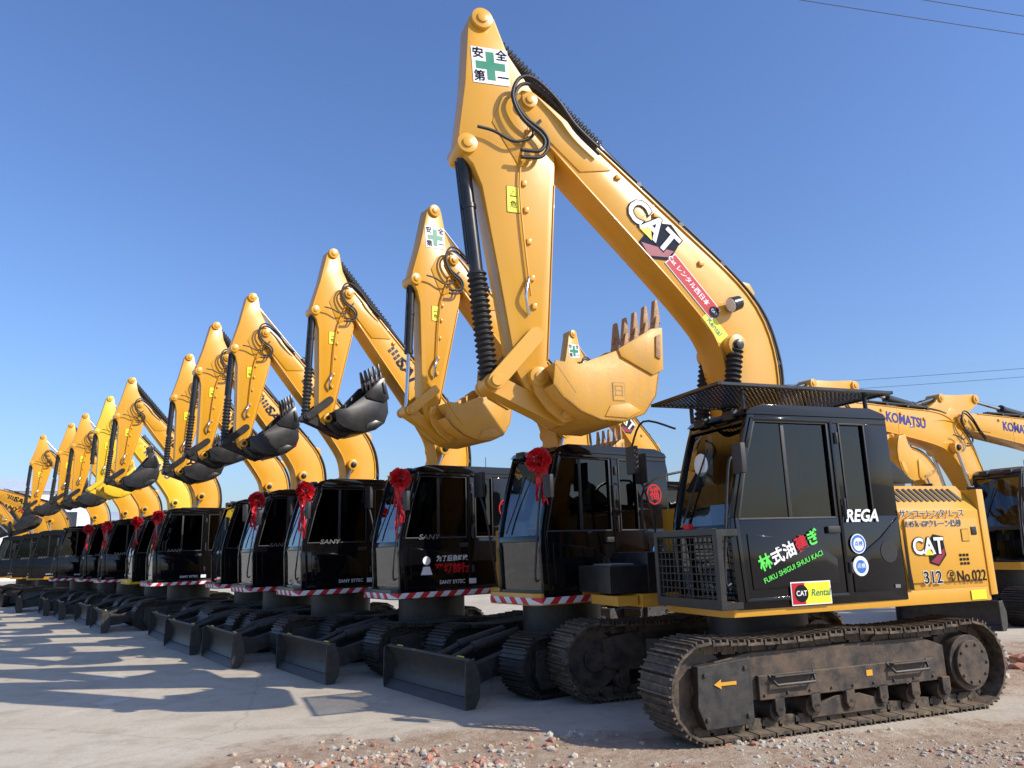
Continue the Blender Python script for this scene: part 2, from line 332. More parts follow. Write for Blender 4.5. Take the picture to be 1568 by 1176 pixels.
    for sd in(1,-1):
        I.box((xs+.15,yc+.32*sd,zb+.5),(.5,.1,.12),GREYW); I.cyl((xs+.35,yc+.32*sd,zb+.55),(xs+.37,yc+.32*sd,zb+.75),.025,RB,10)
        I.cyl((x1-.32,yc+.09*sd,zb+.05),(x1-.27,yc+.09*sd,zb+.7),.012,RB,8)
    I.box((x1-.25,yi+.14,zb+.75),(.05,.2,.26),GREYW)
    if c['big']: I.cyl((x1-.14,yi+.32,zb+1.3),(x1-.15,yi+.32,zb+1.3),.11,WH,24)
    b.tube([(x1+.04,yo-.03,zb+.22),(x1+.10,yo-.02,zb+.3),(fx(zb+1.2)+.08,yo-.02,zb+1.2),(fx(zb+1.3)+.02,yo-.03,zb+1.3)],.013,c.get('railm',RB),7)
    b.tube([(fx(zr-.35),yo-.02,zr-.35),(fx(zr-.3)+.12,yo+.10,zr-.33),(fx(zr-.3)+.12,yo+.12,zr-.5)],.01,RB,6)
    b.box((fx(zr-.3)+.12,yo+.12,zr-.42),(.05,.13,.26),RB)
    b.bb(fx(zr)-.02,fx(zr)+.05,yi+.15,yi+.3,zr-.02,zr+.06,RB); b.bb(fx(zr)-.02,fx(zr)+.05,yo-.3,yo-.15,zr-.02,zr+.06,RB)
    b.cyl((x0+.15,yi+.12,zt),(x0+.15,yi+.12,zt+.25),.006,RB,6)
    return [('cab',b.mesh('cab',.018,3)),('cab_side_glass',g.mesh('cab_side_glass',-1)),('cab_windscreen',gi.mesh('cab_windscreen',-1)),('cab_interior',I.mesh('cab_interior',.03,2))]
# ------------------------------------------------------------ house
def house(c):
    b=MB(); W=c['W'];z0=c['z0'];xr=c['xr'];y=c['paint']; x1=c['cx1'];x0=c['cx0']; zh=c['zh']; tr=c.get('tr',.55)
    def tail(Wd,xe):
        P=[]
        for i in range(17):
            t=math.radians(90+180*i/16); P.append((xe+tr+tr*math.copysign(abs(math.cos(t))**.8,math.cos(t)),Wd*math.copysign(abs(math.sin(t))**(.55 if tr>.5 else .28),math.sin(t))))
        return P
    if c['big']:
        deck=[(x1+.04,W*.98),(x1+.1,W*.9),(x1+.1,c['cyi']-.05),(.35,c['cyi']-.05),(.35,-.32),(x1+.05,-.32),(x1+.1,-W)]+tail(W,xr+.1)[::-1]
    else:
        deck=[(x1+.04,W*.98),(x1+.1,W*.9),(x1+.1,c['cyi']-.05),(.35,c['cyi']-.05),(.35,-.32),(.55,-.32),(.6,-W*.7),(.3,-W)]+tail(W,xr+.1)[::-1]
    b.prism(deck,z0,z0+.13,y if not c.get('deckm') else c['deckm'],'xy')
    if c.get('stripe'):
        b.prism([(x1+.11,c['cyi']-.05),(x1+.11,W*.9),(x1+.045,W+.006),(xr+.6,W+.006),(xr+.6,W+.001),(x1+.04,W*.985),(x1+.1,W*.9),(x1+.1,c['cyi']-.05)],z0+.012,z0+.085,STR,'xy')
    yz=[(W-.01,z0+.131),(W-.01,zh-.26),(W-.05,zh-.2),(W-.22,zh),(-W+.22,zh),(-W+.02,zh-.25),(-W+.02,z0+.131)]
    b.prism(yz,x0-.012,xr+tr+.01,y,'yz')
    b.prism(tail(W,xr)[::1],z0+.05,zh-.05,y,'xy')
    xa=x0-.06;xb=xr+tr+.07
    if xa-xb>.3:
        b.prism([(xa,z0+.2),(xa,zh-.34),(xb,zh-.34),(xb,z0+.2)],W-.01,W+.012,y)
        b.bb(xb+.03,xb+.1,W+.012,W+.02,zh-.5,zh-.42,BM)
    n=12 if c['big'] else 3
    for i in range(n):
        x=x0-.10-((xa-xb)*.95 if c['big'] else .3)*i/n
        b.box((x,W-.128,zh-.098),(.040,.007,.18),RB,Matrix.Rotation(.72,3,'X')@Matrix.Rotation(.3,3,'Y'))  # raised black bars imitate the shade inside recessed louvre slots
    b.bb(xr+.35,x0-.25,-.6,.45,zh,zh+.1,c.get('topm',BM))
    b.cyl((xr+.6,-.35,zh+.1),(xr+.6,-.35,zh+.42),.045,RB,14)
    b.tube([(xr+.5,-W+.3,zh),(xr+.5,-W+.3,zh+.25),(x0-.4,-W+.3,zh+.25),(x0-.4,-W+.3,zh)],.014,BM,7,False)
    b.bb(-.7,.30,-W+.02,-.34,z0+.131,zh-.1,y)
    if c['big']:
        b.bb(.31,x1-.1,-W+.02,-.42,z0+.131,z0+.55,BM)
        b.tube([(.55,-W+.08,z0+.55),(.55,-W+.08,z0+1.3),(-.3,-W+.08,zh+.35),(-.6,-W+.08,zh-.1)],.016,BM,7)
    b.tube([(.5,-W+.35,z0+.1),(.62,-W+.3,z0+1.0),(.66,-W+.2,z0+1.35)],.014,RB,7)
    b.box((.66,-W+.2,z0+1.5),(.05,.2,.34),RB)
    for sd in(.22,-.22):
        b.prism([(-.35,z0+.13),(.55,z0+.13),(.3,c['foot'][1]+.14),(.0,c['foot'][1]+.16),(-.2,c['foot'][1])],sd-.025,sd+.025,y)
    b.bb(-.8,-.36,-.33,c['cyi']-.02,z0+.13,zh-.15,BM)
    if c['big']:
        b.prism([(x0-.02,2.13),(x0-.02,2.62),(x0-.34,2.62),(x0-.92,2.16)],W-.62,W-.57,BK)
        b.prism([(x0-.02,2.13),(x0-.02,2.62),(x0-.34,2.62),(x0-.92,2.16)],.1,.12,BK)
        b.prism([(W-.57,2.62),(.1,2.62),(.1,2.59),(W-.57,2.59)],x0-.34,x0-.02,BK,'yz')
    return b.mesh('house',.018,3)
# ------------------------------------------------------------ front linkage
BOOM0=[(0,0,.17),(.5,.36,.22),(1.0,.72,.28),(1.45,1.0,.335),(1.85,1.16,.36),(2.25,1.2,.362),(2.7,1.08,.34),(3.4,.80,.29),(4.4,.39,.235),(5.05,.125,.19),(5.36,0,.15)]
BOOM=[]
for i in range(len(BOOM0)-1):
    a,b_,c_,d_=[Vector(BOOM0[min(max(j,0),len(BOOM0)-1)]) for j in(i-1,i,i+1,i+2)]
    for k in range(3):
        t=k/3; BOOM.append(tuple(.5*((2*b_)+(c_-a)*t+(2*a-5*b_+4*c_-d_)*t*t+(-a+3*b_-3*c_+d_)*t**3)))
BOOM.append(BOOM0[-1])
def linkage(c):
    parts=[]; ft=c['foot'];sb=c['sb'];sa=c['sa'];y=c['paint']
    TB=T2(ft,math.radians(c['ba']),sb); pin=TB((5.36,0)); TA=T2(pin,math.radians(c['aa']),sa); hinge=TA((3.05,-.08)); TK=T2(hinge,math.radians(c['ka']),c['sk'])
    hw=.185*sb; aw=.15*sa
    b=MB(); n=len(BOOM); up=[];dn=[]
    for i,(a,p,h) in enumerate(BOOM):
        A=Vector(BOOM[max(i-1,0)][:2]);B=Vector(BOOM[min(i+1,n-1)][:2]); d=(B-A).normalized(); nn=Vector((-d.y,d.x))
        up.append((a+nn.x*h,p+nn.y*h)); dn.append((a-nn.x*h,p-nn.y*h))
    cap1=[(5.36+.15*math.cos(t),.15*math.sin(t)) for t in (math.radians(45),0,math.radians(-45))]
    cap0=[(-.17*math.cos(t),.17*math.sin(t)) for t in (math.radians(-40),0,math.radians(40))]
    b.prism([TB(p) for p in cap0+up+cap1+dn[::-1]],-hw,hw,y)
    b.plate([TB(p) for p in up[3:-4]],-hw-.016,hw+.016,.014,y,-.006); b.plate([TB(p) for p in dn[3:-4]],-hw-.016,hw+.016,-.014,y,.006)
    for i in(9,22):
        q0=TB(up[i]);q1=TB(dn[i]); b.prism([(q0[0]-.008,q0[1]),(q0[0]+.008,q0[1]),(q1[0]+.008,q1[1]),(q1[0]-.008,q1[1])],-hw-.005,hw+.005,y)
    b.cyl((pin[0],-hw-.06*sb,pin[1]),(pin[0],hw+.06*sb,pin[1]),.085*sb,y,20); b.cyl((pin[0],-hw-.08*sb,pin[1]),(pin[0],hw+.08*sb,pin[1]),.045*sb,y,14)
    for sd in(1,-1):
        b.prism([TB(p) for p in((4.35,.58),(4.45,.2),(5.0,-.03),(5.36,-.13),(5.48,0),(5.36,.14),(5.0,.29))],hw*sd,hw*sd+.014*sd,y)
        q=TB((2.0,.98)); b.cyl((q[0],hw*sd,q[1]),(q[0],(hw+.13*sb)*sd,q[1]),.12*sb,y,20); b.cyl((q[0],(hw+.13*sb)*sd,q[1]),(q[0],(hw+.17*sb)*sd,q[1]),.05*sb,BM,12)
        for (aa_,pp_) in((.9,.68),(3.0,1.12),(3.7,.85),(4.25,.62)):
            q=TB((aa_,pp_)); b.box((q[0],hw*sd+.012*sd,q[1]),(.06*sb,.03,.05*sb),y)
    sc0=TB((2.5,1.60)); 
    for sd in(1,-1): b.prism([TB(p) for p in((2.25,1.5),(2.44,1.68),(2.56,1.67),(2.75,1.38))],.10*sb*sd,.14*sb*sd,y)
    parts.append(('boom',b.mesh('boom',.008,2)))
    a=MB()
    AP=[(-1.02,.45),(-1.02,.58),(-.9,.67),(-.1,.70),(.5,.76),(.68,.74),(.82,.60),(1.05,.50),(2.0,.31),(3.0,.12),(3.15,.03),(3.2,-.08),(3.14,-.17),(2.95,-.2),(.7,-.32),(.3,-.30),(0,-.2),(-.12,-.1),(-.55,.22),(-.95,.38)]
    a.prism([TA(p) for p in AP],-aw,aw,y)
    a.plate([TA(p) for p in((.9,-.31),(1.6,-.275),(2.3,-.24),(2.85,-.21))],-aw-.012,aw+.012,-.012,y,.005)
    tl=TA((-.9,.53)); mt_=TA((.62,.68))
    for q,r in((tl,.12),(mt_,.11)):
        a.cyl((q[0],-aw-.05*sa,q[1]),(q[0],aw+.05*sa,q[1]),r*sa,y,20); a.cyl((q[0],-aw-.07*sa,q[1]),(q[0],aw+.07*sa,q[1]),r*.5*sa,y,14)
    for sd in(1,-1):
        a.prism([TA(p) for p in((-.08,.0),(.05,-.17),(.55,-.24),(.75,.1),(.3,.4),(.0,.3))],aw*sd,aw*sd+.010*sd,y)
    e=TA((2.62,-.06)); a.cyl((e[0],-aw-.07*sa,e[1]),(e[0],aw+.07*sa,e[1]),.085*sa,y,16)
    a.cyl((hinge[0],-aw-.1*sa,hinge[1]),(hinge[0],aw+.1*sa,hinge[1]),.1*sa,y,18)
    for al in(.95,1.25,1.6,2.0,2.3):
        q=TA((al,.1-.08*al+.02)); a.box((q[0],aw+.012,q[1]),(.05*sa,.03,.06*sa),y)
    a.tube([(TA((.3,.0))[0],aw+.03,TA((.3,.0))[1]),(TA((1.0,.1))[0],aw+.03,TA((1.0,.1))[1]),(TA((2.2,-.02))[0],aw+.03,TA((2.2,-.02))[1])],.012,y,6)
    a.tube([(TA((2.0,-.0))[0],aw+.03,TA((2.0,-.0))[1]),(TA((2.2,.05))[0],aw+.07,TA((2.2,.05))[1]),(TA((2.4,.0))[0],aw+.02,TA((2.4,.0))[1])],.018,CHR,6)
    parts.append(('arm',a.mesh('arm',.007,2)))
    k=MB(); BKm=c['bucketm']; bw=c['bwk']/2
    prof=[(-.02,-.16),(-.12,-.34),(-.3,-.52),(-.55,-.66),(-.85,-.72),(-1.15,-.66),(-1.36,-.46),(-1.48,-.15),(-1.6,.38)]
    P=[TK(p) for p in prof]; k.plate(P,-bw,bw,-.03*c['sk']*1.0,BKm)
    side=prof+[(-1.47,.36),(-.95,.16),(-.4,.04),(-.1,.12)]
    for sd in(1,-1):
        k.prism([TK(p) for p in side],bw*sd,(bw-.025)*sd,BKm)
        k.prism([TK(p) for p in((-1.36,-.2),(-1.52,-.15),(-1.63,.38),(-1.47,.38),(-.95,.17),(-.97,.07))],bw*sd,(bw+.02)*sd,BKm)
        k.prism([TK(p) for p in ((-.6,-.62),(-.9,-.68),(-1.1,-.62),(-.95,-.5),(-.7,-.5))],bw*sd,(bw+.012)*sd,BKm)
        k.prism([TK(p) for p in ((-1.5,-.02),(-1.58,.30),(-1.50,.28),(-1.44,.02))],(bw+.02)*sd,(bw+.035)*sd,c['toothm'])
    k.plate([TK(p) for p in((-.10,.10),(-.2,-.1),(-.3,-.3))],-bw,bw,.02,BKm)
    for sd in(1,-1):
        yy=(aw+.06*sa)*sd
        k.prism([TK(p) for p in((.10,.0),(.06,.10),(-.06,.12),(-.16,-.1),(-.3,-.3),(-.36,-.58),(-.22,-.60),(-.04,-.42),(.08,-.2))],yy-.02,yy+.02,BKm)
    nt=5
    for i in range(nt):
        yy=-bw+.06+(2*bw-.12)*i/(nt-1)
        for (p0,p1,wd,mm) in(((-1.53,.22),(-1.62,.54),.13,c['toothm']),((-1.61,.46),(-1.665,.76),.085,c['toothm'])):
            A=TK(p0);B=TK(p1); d=Vector((B[0]-A[0],B[1]-A[1])).normalized(); nn=Vector((-d.y,d.x))
            t0=.055*c['sk'];t1=.018*c['sk']
            k.prism([(A[0]+nn.x*t0,A[1]+nn.y*t0),(B[0]+nn.x*t1,B[1]+nn.y*t1),(B[0]-nn.x*t1,B[1]-nn.y*t1),(A[0]-nn.x*t0,A[1]-nn.y*t0)],yy-wd/2*c['sk'],yy+wd/2*c['sk'],mm)
    er=TK((-.26,-.50)); k.cyl((er[0],-aw-.12*sa,er[1]),(er[0],aw+.12*sa,er[1]),.05*sa,BKm,12)
    k.cyl((hinge[0],-aw-.12*sa,hinge[1]),(hinge[0],aw+.12*sa,hinge[1]),.05*sa,BKm,12)
    parts.append(('bucket',k.mesh('bucket',.008,2)))
    l=MB(); Pk=TA((3.12,.36)); lm=c.get('linkm',y)
    def bar(p,q,r,yy,th,mm):
        p=Vector(p);q=Vector(q); d=(q-p).normalized(); pts=[]
        a0=math.atan2(d.y,d.x)
        for i in range(9): t=a0+math.pi/2+math.pi*i/8; pts.append((p.x+r*math.cos(t),p.y+r*math.sin(t)))
        for i in range(9): t=a0-math.pi/2+math.pi*i/8; pts.append((q.x+r*math.cos(t),q.y+r*math.sin(t)))
        l.prism(pts,yy-th/2,yy+th/2,mm)
    for sd in(1,-1):
        bar(e,Pk,.085*sa,(aw+.05*sa)*sd,.05*sa,lm); 
    bar(Pk,er,.095*sa,0,aw*1.5,lm)
    l.cyl((Pk[0],-aw-.1*sa,Pk[1]),(Pk[0],aw+.1*sa,Pk[1]),.06*sa,lm,14)
    def ram(p0,p1,yy,r,bf,bel,mb=BM):
        p0=Vector((p0[0],yy,p0[1]));p1=Vector((p1[0],yy,p1[1])); m_=p0.lerp(p1,bf)
        l.cyl(p0,m_,r,mb,18); l.cyl(m_,m_+(p1-p0).normalized()*.06,r*1.18,mb,18); l.cyl(m_,p1,r*.52,CHR,14)
        q_=p0.lerp(p1,bf*.45); l.cyl(q_,q_+(p1-p0).normalized()*.05,r*1.12,mb,18)
        l.cyl(p0+Vector((0,-r*1.1,0)),p0+Vector((0,r*1.1,0)),r*1.15,mb,16); l.cyl(p1+Vector((0,-r*1.1,0)),p1+Vector((0,r*1.1,0)),r*1.0,mb,16)
        n_=Vector((1,0,0)) ; l.tube([p0+n_*r*1.2+(p1-p0)*.05,m_+n_*r*1.2-(p1-p0)*.03],.012,mb,6,False)
        if bel: l.bellows(m_,p0.lerp(p1,.985),r*1.5,RB)
    BL=c['bel']
    ram(mt_,Pk,0,.072*sa,.53,BL[0])
    ram(sc0,tl,0,.078*sb,.56,BL[1])
    q=TB((2.0,.98)); b0=(.62,c['z0']+.28)
    for sd in(1,-1): ram(b0,q,(hw+.08*sb)*sd,.065*sb,.60,BL[2])
    def B3(p,yy): t=TB(p); return (t[0],yy,t[1])
    for k_,yy in enumerate((hw*.85,hw*.6,hw*.35,-hw*.35,-hw*.6)):
        l.tube([B3((.7,.85),yy),B3((1.3,1.40),yy),B3((1.8,1.61),yy),B3((2.3,1.64),yy),B3((2.9,1.44),yy),B3((3.8,1.02),yy),B3((4.6,.63),yy)],.017*sb,RB,6)
    def PN(pts,yy,r): l.tube([(pin[0]+a_*sa,yy,pin[1]+z_*sa) for a_,z_ in pts],r,RB,7)
    PN([(-.80,-.52),(-.54,-.30),(-.34,-.04),(-.07,.16),(.10,.15),(.18,-.02),(.08,-.22),(-.13,-.36),(-.19,-.50),(-.10,-.66),(.13,-.70)],hw+.07*sa,.022*sa)
    PN([(-.76,-.46),(-.50,-.24),(-.30,.02),(-.05,.22),(.13,.20),(.22,-.03),(.12,-.27),(-.08,-.42),(-.13,-.52),(-.06,-.62),(.15,-.64)],hw+.11*sa,.022*sa)
    PN([(.60,-.42),(.42,-.44),(.2,-.52),(0,-.44),(-.04,-.32),(-.12,-.22)],hw+.05*sa,.018*sa)
    for p in((1.6,1.5),(2.9,1.42),(3.5,1.14),(4.1,.86)):
        q2=TB(p); l.box((q2[0],0,q2[1]),(.06,hw*1.9,.06),BM,Matrix.Rotation(-math.radians(c['ba']),3,'Y'))
    if c['big']:
        q3=TB((2.38,1.22)); l.cyl((q3[0],hw,q3[1]),(q3[0]+.02,hw+.09,q3[1]+.02),.03,BM,10)
        l.cyl((q3[0]-.04,hw+.1,q3[1]+.06),(q3[0]+.07,hw+.1,q3[1]+.02),.075,BM,16,.085); l.cyl((q3[0]+.07,hw+.1,q3[1]+.02),(q3[0]+.08,hw+.1,q3[1]+.016),.078,WH,16)
    parts.append(('hydraulics',l.mesh('hydraulics',.004,1)))
    c['_TB']=TB;c['_TA']=TA;c['_hw']=hw;c['_aw']=aw; c['_TK']=TK; c['_bwk']=bw
    return parts
def guard(c):
    b=MB(); x1=c['cx1'];yo=c['cyo'];yi=c['cyi'];z0=c['z0']
    X=x1+.19; za=z0+.07; zc=z0+.74
    for y in(yi-.02,yo+.02): b.bb(X-.04,X+.02,y-.03,y+.03,za,zc,BM); b.bb(x1-.02,X,y-.02,y+.02,zc-.06,zc,BM); b.bb(x1-.02,X,y-.02,y+.02,za,za+.06,BM)
    b.bb(X-.03,X+.02,yi,yo,zc-.05,zc+.01,BM); b.bb(X-.03,X+.02,yi,yo,za,za+.08,BM)
    for i in range(13):
        y=yi+(yo-yi)*(i+.5)/13; b.bb(X-.01,X+.0,y-.006,y+.006,za+.05,zc-.03,BM)
    for i in range(9):
        z=za+.1+(zc-za-.16)*i/8; b.bb(X-.0,X+.01,yi,yo,z-.006,z+.006,BM)
    b.bb(x1+.11,X-.045,yi+.02,yo-.02,za,za+.02,BM)
    b.bb(X-.02,X+.03,yo-.42,yo-.34,zc+.011,zc+.06,RD)
    zt=c['zt']; xa=x1-.02; xb=c['cx0']-.02; zc=zt+.13
    b.bb(xb,xa+.12,yo+.08,yo+.12,zc,zc+.03,BM); b.bb(xb,xa+.12,yi-.1,yi-.06,zc,zc+.03,BM); b.bb(xa+.09,xa+.13,yi-.1,yo+.12,zc,zc+.031,BM); b.bb(xb,xb+.04,yi-.1,yo+.12,zc,zc+.031,BM)
    for i in range(40):
        x=xb+.04+(xa+.05-xb)*i/39; b.bb(x-.010,x+.010,yi-.07,yo+.09,zc+.01,zc+.018,BM)
    for i in range(21):
        y=yi-.06+(yo+.14-yi)*i/20; b.bb(xb+.03,xa+.1,y-.010,y+.010,zc+.019,zc+.026,BM)
    for x in(xa-.25,xb+.2):
        for y in(yi+.05,yo-.05): b.cyl((x,y,zt-.05),(x,y,zc+.01),.022,BM,8)
    b.bb(x1+.08,x1+.32,-.95,-.35,z0+.02,z0+.12,c['paint'])
    b.bb(x1-.1,x1+.34,-1.2,-.45,z0+.14,z0+.42,BM)
    b.bb(x1+.02,x1+.3,-.9,-.5,z0+.421,z0+.44,GRY)
    b.tube([(x1-.1,yi,zt-.1),(x1+.15,yi-.2,zt+.0),(x1+.22,yi-.35,zt-.25)],.012,RB,7)
    b.box((x1+.22,yi-.35,zt-.38),(.05,.17,.28),RB)
    return b.mesh('cab_guard',.004,1)
def flower(pos,s,seed):
    rnd=random.Random(seed); b=MB(); c=Vector(pos)
    for i in range(110):
        d=Vector((rnd.gauss(0,1),rnd.gauss(0,1),rnd.gauss(0,1))).normalized(); r=s*(.75+.35*rnd.random())
        t=d.cross(Vector((rnd.random(),rnd.random(),rnd.random()))).normalized(); u=d.cross(t); w=s*.36
        p=c+d*r*.55; q=c+d*r
        b.add([p-t*w*.4,p+t*w*.4,q+t*w+u*w*.4,q+d*w*.3+u*w*.1,q-t*w-u*w*.3],[(0,1,2,3),(0,3,4)],RIB)
    for j in range(4):
        x=rnd.uniform(-.07,.07); Ln=s*rnd.uniform(2.6,6.2); vs=[];fs=[]
        for i in range(8):
            z=-Ln*i/7; o=.03*math.sin(i*1.3+j); w=s*.30
            vs+= [c+Vector((x+o+w*.5,j*.03-.02+o,z)),c+Vector((x+o-w*.5,j*.03+w*.4-.02,z))]
            if i<7: fs.append((2*i,2*i+1,2*i+3,2*i+2))
        b.add(vs,fs,RIB)
    return b.mesh('ribbon_flower',-1)
def decals(c):
    b=MB(); k=c['kind']; TB=c['_TB'];TA=c['_TA']; hw=c['_hw'];aw=c['_aw']; yo=c['cyo'];sb=c['sb'];sa=c['sa']
    X=Vector((-1,0,0));Z=Vector((0,0,1)); e=.005
    def bd(p,q):
        A=TB(p);B=TB(q); d=Vector((B[0]-A[0],0,B[1]-A[1])).normalized(); up=Vector((0,1,0)).cross(d); return d,up
    d,up=bd((4.4,.39),(2.9,1.0))
    def rect(w,h): return [(-w/2,-h/2),(w/2,-h/2),(w/2,h/2),(-w/2,h/2)]
    def catlogo(C,xd,u,s,bg=True):
        n=xd.cross(u)
        if bg:
            b.poly([(a*s,h*s) for a,h in((-.02,.12),(.30,.42),(.72,.34),(.80,-.30),(.40,-.66),(.0,-.55))],C,xd,u,BK)
            b.poly([(a*s,h*s) for a,h in((.30,-.34),(.74,-.05),(.72,-.28),(.38,-.60),(.04,-.50))],C+n*.002,xd,u,DRD)
        b.text('CAT',C+n*.004,xd,u,s*.76,BK,.065,0,.95)
        b.text('CAT',C+n*.006,xd,u,s*.76,WH if bg else BK,.025,0,.95)
        b.poly([(a*s,h*s) for a,h in((-.20,-.28),(.0,-.06),(.20,-.28))],C+n*.008,xd,u,YV)
    if k=='A':
        p=TB((3.60,.74)); catlogo(Vector((p[0],hw+e+.004,p[1])),d,up,.50*sb)
        d2,up2=bd((3.1,.9),(2.2,1.15)); 
        if c['big']:
            p=TB((2.80,.88)); C=Vector((p[0],hw+e+.004,p[1])); b.poly(rect(.80,.18),C,d2,up2,WH); b.poly(rect(.78,.16),C+Vector((0,.002,0)),d2,up2,RD)
            b.text('Cat レンタル西日本',C+Vector((0,.004,0))-d2*.08,d2,up2,.078,WH,.012)
            b.poly(circ(.065,20),C+Vector((0,.0035,0))+d2*.36,d2,up2,BK); b.text('CAT',C+Vector((0,.006,0))+d2*.36,d2,up2,.045,WH,.01)
            p=TB((2.29,.90)); C=Vector((p[0],hw+e,p[1])); d3=(d2-Z*.05).normalized(); up3=Vector((0,1,0)).cross(d3); b.poly(rect(.34,.16),C,d3,up3,YV); b.text('Rental',C+Vector((0,.003,0)),d3,up3,.09,GRN,.01)
    else:
        p=TB((3.5,.80)); C=Vector((p[0],hw+e,p[1]))
        b.text('SANY' if k=='S' else 'KOMATSU',C,d,up,(.30 if k=='S' else .27)*sb,BK if k=='S' else NBL,.03,.2 if k=='S' else 0,1.25 if k=='S' else 1.0)
        if k=='S':
            C2=C+d*.62*sb+up*.04; b.poly([(a*sb,h*sb) for a,h in((-.14,-.1),(.0,.12),(.03,.05),(-.04,-.1))],C2,d,up,RD); b.poly([(a*sb,h*sb) for a,h in((.16,-.1),(.02,.12),(.02,-.1))],C2,d,up,RD)
            C3=C-d*.7*sb
            for i in range(4): 
                for j in range(2): b.poly([(a*sb,h*sb) for a,h in rect(.06,.07)],C3+d*(i*.09*sb)+up*((j-.5)*.09*sb+ (i%2)*.02),d,up,BM)
    if c.get('safe'):
        p=TA((-.36,.42)); C=Vector((p[0],aw+.006,p[1])); s=.42*sa
        dd=Vector((-1,0,.06)).normalized(); uu=Vector((.06,0,1)).normalized()
        b.poly(rect(s,s*1.02),C,dd,uu,WH); b.poly(rect(s*.80,s*.22),C+Vector((0,.002,0)),dd,uu,GRN); b.poly(rect(s*.22,s*.80),C+Vector((0,.0022,0)),dd,uu,GRN)
        for ch,a,h in(('安',-.32,.32),('全',.32,.32),('第',-.32,-.33),('一',.32,-.32)): b.text(ch,C+Vector((0,.003,0))+dd*a*s+uu*h*s,dd,uu,s*.32,BK,.02)
    p=TA((1.15,.16)); C=Vector((p[0],aw+e,p[1])); b.poly(rect(.15*sa,.3*sa),C,X,Z,BM); b.poly(rect(.14*sa,.29*sa),C+Vector((0,.002,0)),X,Z,YV); b.poly([(-.04*sa,.03*sa),(.04*sa,.03*sa),(0,.1*sa)],C+Vector((0,.004,0)),X,Z,BK); b.poly([(-.03*sa,.04*sa),(.03*sa,.04*sa),(0,.09*sa)],C+Vector((0,.005,0)),X,Z,YV); b.text('危',C+Vector((0,.004,0))-Z*.06*sa,X,Z,.08*sa,BK,.01)
    z0=c['z0']; Y=yo+.014+e
    if c['big']:
        W=c['W']; Yh=W+.012+e
        b.text('312',Vector((-1.12,Yh,z0+.24)),X,Z,.16,WH,.05); b.text('312',Vector((-1.12,Yh+.002,z0+.24)),X,Z,.16,BK,.015)
        b.text('㊗',Vector((-1.36,Yh,z0+.24)),X,Z,.12,BK,.01)
        b.text('No.022',Vector((-1.63,Yh,z0+.235)),X,Z,.15,BK,.012,0,.86)
        catlogo(Vector((-1.11,Yh,z0+.53)),X,Z,.28)
        b.text('サンコーレンタリース',Vector((-1.22,Yh,z0+.84)),X,Z,.085,WH,.05); b.text('サンコーレンタリース',Vector((-1.22,Yh+.002,z0+.84)),X,Z,.085,BK,.012)
        b.text('0.45ｋ·GPクレーン仕様',Vector((-1.22,Yh,z0+.745)),X,Z,.072,WH,.05); b.text('0.45ｋ·GPクレーン仕様',Vector((-1.22,Yh+.002,z0+.745)),X,Z,.072,BK,.012)
        for i in range(3):
            for j in range(3): b.poly(rect(.03,.025),Vector((-1.52-i*.045,Yh,z0+.44-j*.04)),X,Z,BK)
        b.poly(rect(.10,.12),Vector((-1.62,Yh,z0+.63)),X,Z,BM); b.poly(rect(.09,.11),Vector((-1.62,Yh+.002,z0+.63)),X,Z,c['paint'])
        b.poly(rect(.44,.20),Vector((.34,Y,z0+.17)),X,Z,WH); b.poly(rect(.14,.18),Vector((.48,Y+.002,z0+.17)),X,Z,RD); b.poly(rect(.28,.18),Vector((.27,Y+.002,z0+.17)),X,Z,YV)
        b.poly(circ(.075,20),Vector((.45,Y+.003,z0+.17)),X,Z,BK); b.text('CAT',Vector((.45,Y+.005,z0+.17)),X,Z,.06,WH,.02); b.text('Rental',Vector((.24,Y+.004,z0+.17)),X,Z,.085,GRN,.01,.2)
        Yq=yo+.010
        for z in(.58,.38): b.poly(circ(.09,24),Vector((-.26,Yq+e,z0+z)),X,Z,WH); b.poly(circ(.08,24),Vector((-.26,Yq+e+.002,z0+z)),X,Z,BLU if z>.5 else WH); b.poly(circ(.06,24),Vector((-.26,Yq+e+.003,z0+z-.005)),X,Z,WH if z>.5 else BLU); b.text('点検',Vector((-.26,Yq+e+.005,z0+z)),X,Z,.05,BLU if z>.5 else WH,.01)
        b.poly(circ(.10,24),Vector((-.62,Yq+e,z0+.50)),X,Z,BM); b.bb(-.70,-.64,yo,yo+.02,z0+.17,z0+.2,GRY)
        b.text('REGA',Vector((-.34,Yq+e,z0+.83)),X,Z,.155,WH,.03,.25)
        xs=Vector((-1,0,.34)).normalized(); us=Vector((.34,0,1)).normalized()
        for i,ch in enumerate('林式油建ぎ'): b.text(ch,Vector((.80-i*.135,Y+.001*i,z0+.44+i*.05)),xs,us,.14,(LGR,WH,WH,RD,LGR)[i],.03)
        b.text('FUKU SHIGUI SHUU KACI',Vector((.50,Y,z0+.40)),xs,us,.062,LGR,.015)
        yg=c['gauge']/2+c['shoe']*.42+.004; C=Vector((c['txf']-.15,yg,.46)); b.poly([(-.11,0),(-.04,.038),(-.04,.014),(.11,.014),(.11,-.014),(-.04,-.014),(-.04,-.038)],C,X,Z,YC)
        b.poly(rect(.07,.05),Vector((-.25,yg-.02,.42)),X,Z,YC)
        b.poly(rect(.2,.09),Vector((-1.70,c['W']+e*1.5,z0+.06)),X,Z,YV)
        b.poly([(0,0),(.06,0),(.035,.28),(.0,.62)],Vector((-.815,c['W']+.013,z0+.14)),X,Z,BK)
